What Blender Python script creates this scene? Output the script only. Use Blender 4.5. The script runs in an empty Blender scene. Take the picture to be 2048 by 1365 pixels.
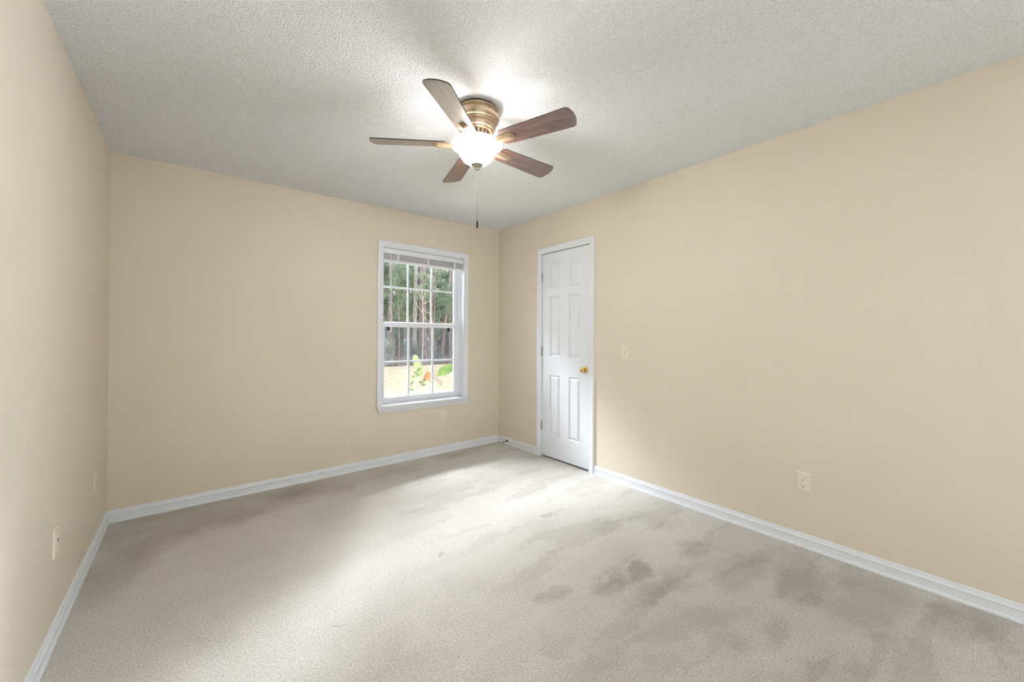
import bpy, bmesh, math, random
from mathutils import Vector, Matrix

random.seed(7)
R = math.radians
SC = bpy.context.scene
COL = SC.collection

# ------------------------------------------------------------------ camera
PX, CYP = 775.36, 669.65                    # focal length and principal row, in pixels of a 2048x1365 frame
YAW, PIT, ROL = 0.689359, 0.005859, 0.005282
CAM = Vector((-2.7477, -3.5718, 1.2114))
cd = bpy.data.cameras.new('camera')
co = bpy.data.objects.new('camera', cd)
COL.objects.link(co)
fw = Vector((math.sin(YAW) * math.cos(PIT), math.cos(YAW) * math.cos(PIT), math.sin(PIT)))
rt = Vector((math.cos(YAW), -math.sin(YAW), 0))
up = rt.cross(fw)
rt2 = rt * math.cos(ROL) + up * math.sin(ROL)
up2 = -rt * math.sin(ROL) + up * math.cos(ROL)
M = Matrix((rt2, up2, -fw)).transposed().to_4x4()
M.translation = CAM
co.matrix_world = M
cd.sensor_fit = 'HORIZONTAL'
cd.sensor_width = 36
cd.lens = PX / 2048 * 36
cd.shift_y = -(682.5 - CYP) / 2048
cd.clip_start = 0.02
SC.camera = co

# ------------------------------------------------------------------ colour management, world, lights
SC.view_settings.view_transform = 'Standard'
SC.view_settings.look = 'None'
SC.view_settings.gamma = 1
SC.view_settings.use_curve_mapping = False
SC.view_settings.exposure = 0.78
SC.cycles.use_denoising = True
SC.cycles.max_bounces = 10
SC.cycles.diffuse_bounces = 7
SC.cycles.sample_clamp_indirect = 6

W_ = bpy.data.worlds.new('sky')
SC.world = W_
W_.use_nodes = True
bg = W_.node_tree.nodes['Background']
bg.inputs[0].default_value = (0.90, 0.95, 1.0, 1)
bg.inputs[1].default_value = 1.7


def area(name, loc, target, sx, sy, power, col):
    l = bpy.data.lights.new(name, 'AREA')
    l.shape = 'RECTANGLE'
    l.size, l.size_y, l.energy, l.color = sx, sy, power, col
    o = bpy.data.objects.new(name, l)
    COL.objects.link(o)
    o.location = loc
    o.rotation_euler = (Vector(target) - Vector(loc)).to_track_quat('-Z', 'Y').to_euler()
    return o


# bright open sky between the eave and the tree tops, outside the window
for sx_, pw_ in ((-2.6, 110), (-0.6, 65), (1.4, 115), (3.2, 390), (4.9, 1500)):
    o_ = area('sky_daylight', (sx_, 3.2, 5.1), (-0.93, 0.0, 1.27), 2.2, 1.8, pw_, (0.85, 0.93, 1.0))
    o_.data.spread = R(50)
# added fill light for the left wall, outside the made-up window behind the camera
area('added_window_fill', (0.42, -5.35, 1.30), (-3.0, -4.6, 2.1), 1.5, 1.7, 165, (0.78, 0.905, 1.0))

# ------------------------------------------------------------------ room numbers
RW = 3.164           # width of the window wall
RY = -6.5            # rear wall behind the camera
ZC = lambda x: 2.44 + 0.01455 * x      # the ceiling hangs a little lower on the left
WX0, WX1, WZ0, WZ1 = -1.371, -0.486, 0.545, 2.050      # window opening (inside the jambs)
DY0, DY1, DZ1 = -0.715, -1.331, 2.056                  # door opening


# ------------------------------------------------------------------ mesh helpers
def box(bm, x0, x1, y0, y1, z0, z1, mi=0):
    v = [bm.verts.new(p) for p in ((x0, y0, z0), (x1, y0, z0), (x1, y1, z0), (x0, y1, z0),
                                   (x0, y0, z1), (x1, y0, z1), (x1, y1, z1), (x0, y1, z1))]
    for f in ((0, 3, 2, 1), (4, 5, 6, 7), (0, 1, 5, 4), (1, 2, 6, 5), (2, 3, 7, 6), (3, 0, 4, 7)):
        bm.faces.new([v[i] for i in f]).material_index = mi
    return v


def hexa(bm, a, b, mi=0):
    """prism between two equally long rings of points"""
    va = [bm.verts.new(p) for p in a]
    vb = [bm.verts.new(p) for p in b]
    n = len(a)
    bm.faces.new(va[::-1]).material_index = mi
    bm.faces.new(vb).material_index = mi
    for i in range(n):
        bm.faces.new((va[i], va[(i + 1) % n], vb[(i + 1) % n], vb[i])).material_index = mi


def lathe(bm, prof, n=48, axis='z', c=(0, 0, 0), mi=0, caps=True):
    """prof: (radius, height) pairs; axis the height runs along ('-x' runs towards minus x)"""
    rings = []
    for r, h in prof:
        ring = []
        for k in range(n):
            a = 2 * math.pi * k / n
            p, q = r * math.cos(a), r * math.sin(a)
            if axis == 'z':
                P = (p, q, h)
            elif axis == 'x':
                P = (h, p, q)
            elif axis == '-x':
                P = (-h, p, q)
            elif axis == '-y':
                P = (p, -h, q)
            ring.append(bm.verts.new((P[0] + c[0], P[1] + c[1], P[2] + c[2])))
        rings.append(ring)
    for a, b in zip(rings, rings[1:]):
        for k in range(n):
            bm.faces.new((a[k], a[(k + 1) % n], b[(k + 1) % n], b[k])).material_index = mi
    if caps:
        for ring in (rings[0], rings[-1]):
            try:
                bm.faces.new(ring).material_index = mi
            except ValueError:
                pass


def tube(bm, pts, rad, n=8, mi=0):
    pts = [Vector(p) for p in pts]
    if not hasattr(rad, '__len__'):
        rad = [rad] * len(pts)
    rings = []
    ref = Vector((0.31, 0.17, 0.93)).normalized()
    for i, p in enumerate(pts):
        d = (pts[min(i + 1, len(pts) - 1)] - pts[max(i - 1, 0)]).normalized()
        u = d.cross(ref)
        if u.length < 0.1:
            u = d.cross(Vector((1, 0, 0)))
        u.normalize()
        w = d.cross(u)
        rings.append([bm.verts.new(p + rad[i] * (math.cos(2 * math.pi * k / n) * u + math.sin(2 * math.pi * k / n) * w)) for k in range(n)])
    for a, b in zip(rings, rings[1:]):
        for k in range(n):
            bm.faces.new((a[k], a[(k + 1) % n], b[(k + 1) % n], b[k])).material_index = mi
    bm.faces.new(rings[0][::-1]).material_index = mi
    bm.faces.new(rings[-1]).material_index = mi


def sweep_frame(bm, prof, path, plane, face, closed=False):
    """moulding swept along a path with mitred corners. prof: (outward offset, projection from the wall);
    path: 2D inner edge points (outward lies to the left of the walk); plane 'y' -> (x,z) wall facing -y, 'x' -> (y,z) wall facing -x."""
    n = len(path)
    outs = []
    for i in range(n):
        def nrm(a, b):
            d = Vector((b[0] - a[0], b[1] - a[1])).normalized()
            return Vector((-d.y, d.x))
        if closed or 0 < i < n - 1:
            n1 = nrm(path[i - 1], path[i])
            n2 = nrm(path[i], path[(i + 1) % n])
            m = (n1 + n2).normalized()
            m = m / max(m.dot(n1), 0.2)
        elif i == 0:
            m = nrm(path[0], path[1])
        else:
            m = nrm(path[-2], path[-1])
        outs.append(m)
    rings = []
    for i, p in enumerate(path):
        ring = []
        for o, d in prof:
            q = Vector(p) + outs[i] * o
            ring.append(bm.verts.new((q.x, face - d, q.y) if plane == 'y' else (face - d, q.x, q.y)))
        rings.append(ring)
    k = len(prof)
    rng = range(n) if closed else range(n - 1)
    for i in rng:
        a, b = rings[i], rings[(i + 1) % n]
        for j in range(k):
            bm.faces.new((a[j], a[(j + 1) % k], b[(j + 1) % k], b[j]))
    if not closed:
        bm.faces.new(rings[0][::-1])
        bm.faces.new(rings[-1])


ORG = {}


def obj(name, bm, mat, parent=None, smooth=False, bevel=0, seg=2, angle=35):
    """links bm as ONE mesh object; coordinates in bm are world coordinates"""
    bmesh.ops.recalc_face_normals(bm, faces=bm.faces[:])
    if bevel:
        eds = [e for e in bm.edges if len(e.link_faces) == 2 and e.calc_face_angle(0) > R(30)]
        bmesh.ops.bevel(bm, geom=eds, offset=bevel, segments=seg, affect='EDGES', clamp_overlap=True, profile=0.5)
    if parent is not None:
        off = ORG.get(parent.name, Vector())
        for v in bm.verts:
            v.co -= off
    me = bpy.data.meshes.new(name)
    bm.to_mesh(me)
    bm.free()
    for m in (mat if isinstance(mat, (list, tuple)) else [mat]):
        me.materials.append(m)
    if smooth:
        for p in me.polygons:
            p.use_smooth = True
        me.set_sharp_from_angle(angle=R(angle))
    o = bpy.data.objects.new(name, me)
    COL.objects.link(o)
    if parent is not None:
        o.parent = parent
        ORG[o.name] = ORG.get(parent.name, Vector())
    return o


def thing(name, loc, label=None, cat=None, group=None, kind=None):
    o = bpy.data.objects.new(name, None)
    o.empty_display_size = 0.1
    COL.objects.link(o)
    o.location = loc
    ORG[o.name] = Vector(loc)
    tag(o, label, cat, group, kind)
    return o


def tag(o, label=None, cat=None, group=None, kind=None):
    if label:
        o['label'] = label
    if cat:
        o['category'] = cat
    if group:
        o['group'] = group
    if kind:
        o['kind'] = kind
    return o


def struct(o, label, cat):
    return tag(o, label, cat, None, 'structure')


def copy_tree(o, parent=None):
    c = o.copy()
    COL.objects.link(c)
    if parent is not None:
        c.parent = parent
    for ch in list(o.children):
        copy_tree(ch, c)
    return c


NB = bmesh.new


# ------------------------------------------------------------------ materials
def nodes(name):
    m = bpy.data.materials.new(name)
    m.use_nodes = True
    nt = m.node_tree
    return m, nt, nt.nodes['Principled BSDF'], nt.nodes['Material Output']


def plain(name, col, rough=0.5, metal=0.0, spec=0.5, coat=0.0):
    m, nt, b, out = nodes(name)
    b.inputs['Base Color'].default_value = (*col, 1)
    b.inputs['Roughness'].default_value = rough
    b.inputs['Metallic'].default_value = metal
    b.inputs['Specular IOR Level'].default_value = spec
    b.inputs['Coat Weight'].default_value = coat
    return m


def N(nt, kind, **kw):
    n = nt.nodes.new(kind)
    for k, v in kw.items():
        if k in n.inputs:
            n.inputs[k].default_value = v
        else:
            setattr(n, k, v)
    return n


def L(nt, a, b):
    nt.links.new(a, b)


def ramp(nt, fac, stops, interp='LINEAR'):
    r = nt.nodes.new('ShaderNodeValToRGB')
    r.color_ramp.interpolation = interp
    e = r.color_ramp.elements
    while len(e) < len(stops):
        e.new(0.5)
    for i, (p, c) in enumerate(stops):
        e[i].position = p
        e[i].color = (*c, 1) if hasattr(c, '__len__') else (c, c, c, 1)
    L(nt, fac, r.inputs[0])
    return r


def bumped(nt, b, height, strength, dist):
    bp = N(nt, 'ShaderNodeBump')
    bp.inputs['Strength'].default_value = strength
    bp.inputs['Distance'].default_value = dist
    L(nt, height, bp.inputs['Height'])
    L(nt, bp.outputs[0], b.inputs['Normal'])
    return bp


def wall_paint():
    m, nt, b, out = nodes('beige_wall_paint')
    tc = N(nt, 'ShaderNodeTexCoord')
    n1 = N(nt, 'ShaderNodeTexNoise', Scale=95.0, Detail=3.0, Roughness=0.55)
    n2 = N(nt, 'ShaderNodeTexNoise', Scale=1.1, Detail=2.0)
    L(nt, tc.outputs['Object'], n1.inputs['Vector'])
    L(nt, tc.outputs['Object'], n2.inputs['Vector'])
    r = ramp(nt, n2.outputs[0], [(0.3, (0.705, 0.630, 0.530)), (0.7, (0.725, 0.648, 0.546))])
    L(nt, r.outputs[0], b.inputs['Base Color'])
    b.inputs['Roughness'].default_value = 0.48
    b.inputs['Specular IOR Level'].default_value = 0.35
    bumped(nt, b, n1.outputs[0], 0.16, 0.004)
    return m


def popcorn():
    m, nt, b, out = nodes('popcorn_ceiling')
    tc = N(nt, 'ShaderNodeTexCoord')
    n1 = N(nt, 'ShaderNodeTexNoise', Scale=150.0, Detail=3.0, Roughness=0.6)
    v = N(nt, 'ShaderNodeTexVoronoi', Scale=170.0)
    L(nt, tc.outputs['Object'], n1.inputs['Vector'])
    L(nt, tc.outputs['Object'], v.inputs['Vector'])
    mx = N(nt, 'ShaderNodeMath', operation='MULTIPLY_ADD')
    L(nt, v.outputs['Distance'], mx.inputs[0])
    mx.inputs[1].default_value = -0.55
    L(nt, n1.outputs[0], mx.inputs[2])
    r = ramp(nt, mx.outputs[0], [(0.02, (0.79, 0.815, 0.85)), (0.30, (0.915, 0.94, 0.975))])
    L(nt, r.outputs[0], b.inputs['Base Color'])
    b.inputs['Roughness'].default_value = 0.9
    b.inputs['Specular IOR Level'].default_value = 0.1
    bumped(nt, b, mx.outputs[0], 0.75, 0.009)
    return m


# carpet patches of brushed pile and painted daylight: (x0,y0)-(x1,y1) axis ends, half width, strength (positive = darker, negative = paler)
PATCH = []


def carpet():
    m, nt, b, out = nodes('beige_carpet_pile')
    tc = N(nt, 'ShaderNodeTexCoord')
    nw = N(nt, 'ShaderNodeTexNoise', Scale=11.0, Detail=3.0)
    L(nt, tc.outputs['Object'], nw.inputs['Vector'])
    sub = N(nt, 'ShaderNodeVectorMath', operation='SUBTRACT')
    L(nt, nw.outputs['Color'], sub.inputs[0])
    sub.inputs[1].default_value = (0.5, 0.5, 0.5)
    sc = N(nt, 'ShaderNodeVectorMath', operation='SCALE')
    L(nt, sub.outputs[0], sc.inputs[0])
    sc.inputs['Scale'].default_value = 0.14
    add = N(nt, 'ShaderNodeVectorMath', operation='ADD')
    L(nt, tc.outputs['Object'], add.inputs[0])
    L(nt, sc.outputs[0], add.inputs[1])
    warp = add.outputs[0]
    acc = None
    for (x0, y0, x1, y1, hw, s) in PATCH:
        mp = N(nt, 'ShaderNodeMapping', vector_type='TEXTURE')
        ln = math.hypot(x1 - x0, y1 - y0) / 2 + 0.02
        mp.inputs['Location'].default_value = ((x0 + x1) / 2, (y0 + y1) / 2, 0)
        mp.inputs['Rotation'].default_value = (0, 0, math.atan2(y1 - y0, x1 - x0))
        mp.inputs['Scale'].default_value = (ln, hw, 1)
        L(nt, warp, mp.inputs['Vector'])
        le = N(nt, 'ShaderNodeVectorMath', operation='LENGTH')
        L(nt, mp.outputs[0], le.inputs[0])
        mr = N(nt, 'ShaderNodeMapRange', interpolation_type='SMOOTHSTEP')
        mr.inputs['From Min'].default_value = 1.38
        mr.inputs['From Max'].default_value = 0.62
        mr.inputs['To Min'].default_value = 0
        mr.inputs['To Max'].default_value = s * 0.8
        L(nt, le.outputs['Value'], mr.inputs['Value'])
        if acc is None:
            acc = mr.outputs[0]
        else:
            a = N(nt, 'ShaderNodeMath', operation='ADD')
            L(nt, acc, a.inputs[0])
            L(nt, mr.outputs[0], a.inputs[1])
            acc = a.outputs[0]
    # general unevenness of the pile
    nl = N(nt, 'ShaderNodeTexNoise', Scale=3.2, Detail=4.0, Roughness=0.6)
    L(nt, tc.outputs['Object'], nl.inputs['Vector'])
    mr = N(nt, 'ShaderNodeMapRange')
    mr.inputs['From Min'].default_value = 0.35
    mr.inputs['From Max'].default_value = 0.70
    mr.inputs['To Min'].default_value = -0.12
    mr.inputs['To Max'].default_value = 0.14
    L(nt, nl.outputs[0], mr.inputs['Value'])
    a = N(nt, 'ShaderNodeMath', operation='ADD', use_clamp=True)
    L(nt, acc, a.inputs[0])
    L(nt, mr.outputs[0], a.inputs[1])
    # strokes of the vacuum cleaner, drawn away from the right wall
    mps = N(nt, 'ShaderNodeMapping')
    mps.inputs['Scale'].default_value = (1.3, 6.0, 1.0)
    mps.inputs['Rotation'].default_value = (0, 0, R(12))
    L(nt, warp, mps.inputs['Vector'])
    ns = N(nt, 'ShaderNodeTexNoise', Scale=1.0, Detail=2.0, Roughness=0.5)
    L(nt, mps.outputs[0], ns.inputs['Vector'])
    mrs = N(nt, 'ShaderNodeMapRange', interpolation_type='SMOOTHSTEP')
    mrs.inputs['From Min'].default_value = 0.51
    mrs.inputs['From Max'].default_value = 0.57
    mrs.inputs['To Max'].default_value = 0.20
    L(nt, ns.outputs[0], mrs.inputs['Value'])
    a2 = N(nt, 'ShaderNodeMath', operation='ADD', use_clamp=True)
    L(nt, a.outputs[0], a2.inputs[0])
    sx = N(nt, 'ShaderNodeSeparateXYZ')
    L(nt, warp, sx.inputs[0])
    mk = N(nt, 'ShaderNodeMapRange', interpolation_type='SMOOTHSTEP')
    mk.inputs['From Min'].default_value = -1.9
    mk.inputs['From Max'].default_value = -1.1
    mk.inputs['To Min'].default_value = 0.25
    L(nt, sx.outputs[0], mk.inputs['Value'])
    mm = N(nt, 'ShaderNodeMath', operation='MULTIPLY')
    L(nt, mrs.outputs[0], mm.inputs[0])
    L(nt, mk.outputs[0], mm.inputs[1])
    L(nt, mm.outputs[0], a2.inputs[1])
    a = a2
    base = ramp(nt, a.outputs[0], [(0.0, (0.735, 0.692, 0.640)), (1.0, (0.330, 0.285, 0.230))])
    # tufts
    n1 = N(nt, 'ShaderNodeTexNoise', Scale=140.0, Detail=4.0, Roughness=0.7)
    n2 = N(nt, 'ShaderNodeTexNoise', Scale=420.0, Detail=2.0)
    L(nt, tc.outputs['Object'], n1.inputs['Vector'])
    L(nt, tc.outputs['Object'], n2.inputs['Vector'])
    mixh = N(nt, 'ShaderNodeMath', operation='ADD')
    L(nt, n1.outputs[0], mixh.inputs[0])
    L(nt, n2.outputs[0], mixh.inputs[1])
    g = ramp(nt, mixh.outputs[0], [(0.38, 0.42), (0.50, 0.95), (0.64, 1.22)])
    hf = N(nt, 'ShaderNodeMath', operation='MULTIPLY')
    L(nt, mixh.outputs[0], hf.inputs[0])
    hf.inputs[1].default_value = 0.5
    L(nt, hf.outputs[0], g.inputs[0])
    mul = N(nt, 'ShaderNodeMix', data_type='RGBA', blend_type='MULTIPLY')
    mul.inputs[0].default_value = 1.0
    L(nt, base.outputs[0], mul.inputs[6])
    L(nt, g.outputs[0], mul.inputs[7])
    L(nt, mul.outputs[2], b.inputs['Base Color'])
    b.inputs['Roughness'].default_value = 0.95
    b.inputs['Specular IOR Level'].default_value = 0.1
    b.inputs['Sheen Weight'].default_value = 0.25
    b.inputs['Sheen Roughness'].default_value = 0.5
    bumped(nt, b, mixh.outputs[0], 0.8, 0.006)
    return m


def wood():
    m, nt, b, out = nodes('walnut_blade_laminate')
    tc = N(nt, 'ShaderNodeTexCoord')
    oi = N(nt, 'ShaderNodeObjectInfo')
    sc = N(nt, 'ShaderNodeVectorMath', operation='SCALE')
    cmb = N(nt, 'ShaderNodeCombineXYZ')
    L(nt, oi.outputs['Random'], cmb.inputs[1])
    L(nt, oi.outputs['Random'], cmb.inputs[0])
    L(nt, cmb.outputs[0], sc.inputs[0])
    sc.inputs['Scale'].default_value = 7.0
    ad = N(nt, 'ShaderNodeVectorMath', operation='ADD')
    L(nt, tc.outputs['Object'], ad.inputs[0])
    L(nt, sc.outputs[0], ad.inputs[1])
    mp = N(nt, 'ShaderNodeMapping')
    mp.inputs['Scale'].default_value = (5.0, 42.0, 42.0)
    L(nt, ad.outputs[0], mp.inputs['Vector'])
    n1 = N(nt, 'ShaderNodeTexNoise', Scale=1.0, Detail=5.0, Roughness=0.65, Distortion=1.6)
    L(nt, mp.outputs[0], n1.inputs['Vector'])
    mp2 = N(nt, 'ShaderNodeMapping')
    mp2.inputs['Scale'].default_value = (40.0, 420.0, 420.0)
    L(nt, ad.outputs[0], mp2.inputs['Vector'])
    n2 = N(nt, 'ShaderNodeTexNoise', Scale=1.0, Detail=2.0)
    L(nt, mp2.outputs[0], n2.inputs['Vector'])
    r = ramp(nt, n1.outputs[0], [(0.30, (0.034, 0.013, 0.010)), (0.48, (0.105, 0.044, 0.029)), (0.70, (0.205, 0.098, 0.060))])
    r2 = ramp(nt, n2.outputs[0], [(0.38, 0.55), (0.55, 1.0)])
    mul = N(nt, 'ShaderNodeMix', data_type='RGBA', blend_type='MULTIPLY')
    mul.inputs[0].default_value = 0.8
    L(nt, r.outputs[0], mul.inputs[6])
    L(nt, r2.outputs[0], mul.inputs[7])
    L(nt, mul.outputs[2], b.inputs['Base Color'])
    b.inputs['Roughness'].default_value = 0.42
    b.inputs['Specular IOR Level'].default_value = 0.6
    b.inputs['Coat Weight'].default_value = 1.0
    b.inputs['Coat Roughness'].default_value = 0.22
    b.inputs['Coat IOR'].default_value = 1.9
    bumped(nt, b, n2.outputs[0], 0.08, 0.001)
    return m


def glass_mat():
    m, nt, b, out = nodes('window_glass')
    tr = N(nt, 'ShaderNodeBsdfTransparent')
    gl = N(nt, 'ShaderNodeBsdfGlossy')
    gl.inputs['Roughness'].default_value = 0.02
    fr = N(nt, 'ShaderNodeFresnel', IOR=1.25)
    mx = N(nt, 'ShaderNodeMixShader')
    L(nt, fr.outputs[0], mx.inputs[0])
    L(nt, tr.outputs[0], mx.inputs[1])
    L(nt, gl.outputs[0], mx.inputs[2])
    L(nt, mx.outputs[0], out.inputs[0])
    return m


def screen_mat():
    m, nt, b, out = nodes('insect_mesh')
    tr = N(nt, 'ShaderNodeBsdfTransparent')
    b.inputs['Base Color'].default_value = (0.10, 0.10, 0.11, 1)
    b.inputs['Roughness'].default_value = 0.7
    mx = N(nt, 'ShaderNodeMixShader')
    mx.inputs[0].default_value = 0.22
    L(nt, tr.outputs[0], mx.inputs[1])
    L(nt, b.outputs[0], mx.inputs[2])
    L(nt, mx.outputs[0], out.inputs[0])
    return m


def emit(name, col, s):
    m, nt, b, out = nodes(name)
    b.inputs['Base Color'].default_value = (0.9, 0.88, 0.84, 1)
    b.inputs['Roughness'].default_value = 0.3
    b.inputs['Emission Color'].default_value = (*col, 1)
    b.inputs['Emission Strength'].default_value = s
    return m


def frosted(name, col, s, clear, outside=False):
    m = emit(name, col, s)
    nt = m.node_tree
    if outside:                       # the glass glows on its outer face
        ge = N(nt, 'ShaderNodeNewGeometry')
        ma = N(nt, 'ShaderNodeMath', operation='MULTIPLY_ADD')
        L(nt, ge.outputs['Backfacing'], ma.inputs[0])
        ma.inputs[1].default_value = -s
        ma.inputs[2].default_value = s
        L(nt, ma.outputs[0], nt.nodes['Principled BSDF'].inputs['Emission Strength'])
    tr = N(nt, 'ShaderNodeBsdfTransparent')
    mx = N(nt, 'ShaderNodeMixShader')
    mx.inputs[0].default_value = clear
    L(nt, nt.nodes['Principled BSDF'].outputs[0], mx.inputs[1])
    L(nt, tr.outputs[0], mx.inputs[2])
    L(nt, mx.outputs[0], nt.nodes['Material Output'].inputs[0])
    return m


def noisy(name, c0, c1, scale, rough=0.9, stretch=(1, 1, 1), bump=0.0, detail=4.0, lo=0.35, hi=0.65, rand=False, dist=0.02):
    m, nt, b, out = nodes(name)
    tc = N(nt, 'ShaderNodeTexCoord')
    mp = N(nt, 'ShaderNodeMapping')
    mp.inputs['Scale'].default_value = stretch
    L(nt, tc.outputs['Object'], mp.inputs['Vector'])
    n1 = N(nt, 'ShaderNodeTexNoise', Scale=scale, Detail=detail, Roughness=0.6)
    L(nt, mp.outputs[0], n1.inputs['Vector'])
    r = ramp(nt, n1.outputs[0], [(lo, c0), (hi, c1)])
    L(nt, r.outputs[0], b.inputs['Base Color'])
    b.inputs['Roughness'].default_value = rough
    b.inputs['Specular IOR Level'].default_value = 0.2
    if bump:
        bumped(nt, b, n1.outputs[0], bump, dist)
    return m


def leaf(name, c0, c1, scale=1.7, trans=0.35):
    m, nt, b, out = nodes(name)
    tc = N(nt, 'ShaderNodeTexCoord')
    n1 = N(nt, 'ShaderNodeTexNoise', Scale=scale, Detail=5.0, Roughness=0.7)
    L(nt, tc.outputs['Object'], n1.inputs['Vector'])
    r = ramp(nt, n1.outputs[0], [(0.36, c0), (0.64, c1)])
    L(nt, r.outputs[0], b.inputs['Base Color'])
    b.inputs['Roughness'].default_value = 0.6
    t = N(nt, 'ShaderNodeBsdfTranslucent')
    L(nt, r.outputs[0], t.inputs[0])
    mx = N(nt, 'ShaderNodeMixShader')
    mx.inputs[0].default_value = trans
    L(nt, b.outputs[0], mx.inputs[1])
    L(nt, t.outputs[0], mx.inputs[2])
    L(nt, mx.outputs[0], out.inputs[0])
    return m


def brick_mat():
    m, nt, b, out = nodes('exterior_brick')
    tc = N(nt, 'ShaderNodeTexCoord')
    mp = N(nt, 'ShaderNodeMapping')
    mp.inputs['Rotation'].default_value = (R(90), 0, 0)
    L(nt, tc.outputs['Object'], mp.inputs['Vector'])
    br = N(nt, 'ShaderNodeTexBrick', Scale=4.6)
    br.inputs['Color1'].default_value = (0.26, 0.16, 0.13, 1)
    br.inputs['Color2'].default_value = (0.32, 0.20, 0.16, 1)
    br.inputs['Mortar'].default_value = (0.55, 0.50, 0.45, 1)
    L(nt, mp.outputs[0], br.inputs['Vector'])
    L(nt, br.outputs[0], b.inputs['Base Color'])
    b.inputs['Roughness'].default_value = 0.9
    return m


# floor patches: brushed pile, broad darker areas and daylight painted pale
for q in [(-0.88, -2.40, -1.02, -2.47, .055, .55), (-1.36, -2.28, -1.50, -2.30, .06, .42), (-1.10, -2.42, -1.24, -2.40, .05, .38),
          (-0.92, -2.60, -1.16, -2.57, .055, .32), (-0.73, -2.60, -0.92, -2.58, .05, .28), (-0.42, -2.50, -0.60, -2.52, .07, .30),
          (-0.30, -2.08, -0.52, -2.02, .06, .22), (-0.24, -2.30, -0.46, -2.26, .05, .24), (-0.22, -1.62, -0.52, -1.58, .05, .18),
          (-0.30, -2.80, -0.78, -2.78, .06, .34), (-0.10, -2.93, -0.62, -3.02, .11, .34), (-0.06, -3.28, -0.56, -3.20, .12, .36),
          (-0.06, -3.55, -0.36, -3.48, .10, .34), (-0.86, -2.88, -1.30, -2.70, .06, .24), (-1.02, -2.98, -1.10, -2.90, .06, .28),
          (-0.75, -3.02, -1.00, -3.04, .035, .28), (-1.58, -2.52, -1.68, -2.50, .06, .26), (-0.92, -3.2, -1.2, -3.12, .05, .22),
          (-1.45, -2.75, -1.72, -2.66, .07, .16), (-0.55, -2.05, -0.80, -2.05, .05, .20), (-0.50, -1.30, -0.86, -1.38, .05, .14),
          (-1.95, -2.30, -2.30, -2.24, .09, .18), (-2.05, -2.02, -2.3, -2.2, .07, .16),
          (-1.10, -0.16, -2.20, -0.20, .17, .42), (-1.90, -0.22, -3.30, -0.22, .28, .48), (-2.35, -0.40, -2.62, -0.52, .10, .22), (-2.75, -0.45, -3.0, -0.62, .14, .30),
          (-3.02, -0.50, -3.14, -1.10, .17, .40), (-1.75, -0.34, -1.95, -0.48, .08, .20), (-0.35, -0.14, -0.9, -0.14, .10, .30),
          (-1.9, -0.85, -3.05, -1.9, .62, -.32), (-0.55, -3.3, -1.9, -3.0, .85, .16), (-0.35, -2.4, -1.2, -3.2, .75, .14)]:  # first paints the missing daylight band as paler carpet; the others darken broadly
    PATCH.append(q)
# pulled tufts: small dark dents
for q in [(-1.655, -1.655, -1.672, -1.66, .010, .6), (-2.255, -1.855, -2.268, -1.85, .008, .7), (-2.375, -1.79, -2.40, -1.785, .018, .35),
          (-2.29, -0.555, -2.30, -0.56, .010, .7), (-0.87, -1.70, -0.90, -1.70, .018, .4), (-1.17, -0.30, -1.18, -0.30, .01, .7)]:
    PATCH.append(q)

MW = wall_paint()
MC = popcorn()
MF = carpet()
MT = plain('white_trim_paint', (0.78, 0.81, 0.86), 0.32, spec=0.5)
MD = plain('white_door_paint', (0.77, 0.80, 0.85), 0.36, spec=0.5)
MV = plain('white_vinyl', (0.79, 0.82, 0.87), 0.35)
MVS = plain('blind_slat_grey', (0.62, 0.62, 0.65), 0.45)
MBK = plain('black_plastic', (0.012, 0.012, 0.012), 0.5)
MDK = plain('dark_bronze', (0.03, 0.028, 0.026), 0.4, metal=0.6)
MIV = plain('ivory_plastic', (0.78, 0.72, 0.60), 0.35)
MIV2 = plain('ivory_receptacle', (0.80, 0.74, 0.63), 0.3)
MBR = plain('polished_brass', (0.72, 0.52, 0.22), 0.18, metal=1.0)
MST = plain('steel_hinge', (0.42, 0.42, 0.43), 0.35, metal=1.0)
MHB = plain('antique_brass_housing', (0.55, 0.43, 0.31), 0.30, metal=0.8)
MSH = plain('painted_gap_shade', (0.05, 0.04, 0.03), 0.7)  # shadow gap under the ceiling painted as dark colour; also on the cooling slots
MWD = wood()
MWE = plain('dark_blade_edge', (0.035, 0.018, 0.012), 0.5)
MGL = glass_mat()
MSC = screen_mat()
MEM = frosted('frosted_glass_lit', (1.0, 0.985, 0.965), 185.0, 0.7, True)
MEL = frosted('frosted_glass_lip', (1.0, 0.93, 0.82), 1.1, 0.4, True)
MEI = frosted('frosted_glass_inside', (1.0, 0.95, 0.88), 0.0, 0.75)
MNI = plain('brushed_nickel', (0.42, 0.38, 0.33), 0.35, metal=1.0)
MBRK = brick_mat()

# ------------------------------------------------------------------ the room
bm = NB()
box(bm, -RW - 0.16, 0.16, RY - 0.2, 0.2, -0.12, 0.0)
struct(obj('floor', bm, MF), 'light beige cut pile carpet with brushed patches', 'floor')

bm = NB()
xa, xb = -RW - 0.16, 0.16
hexa(bm, [(xa, RY - 0.2, ZC(xa)), (xb, RY - 0.2, ZC(xb)), (xb, 0.34, ZC(xb)), (xa, 0.34, ZC(xa))],
     [(xa, RY - 0.2, 2.6), (xb, RY - 0.2, 2.6), (xb, 0.34, 2.6), (xa, 0.34, 2.6)])
struct(obj('ceiling', bm, MC), 'white popcorn textured ceiling', 'ceiling')


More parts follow.
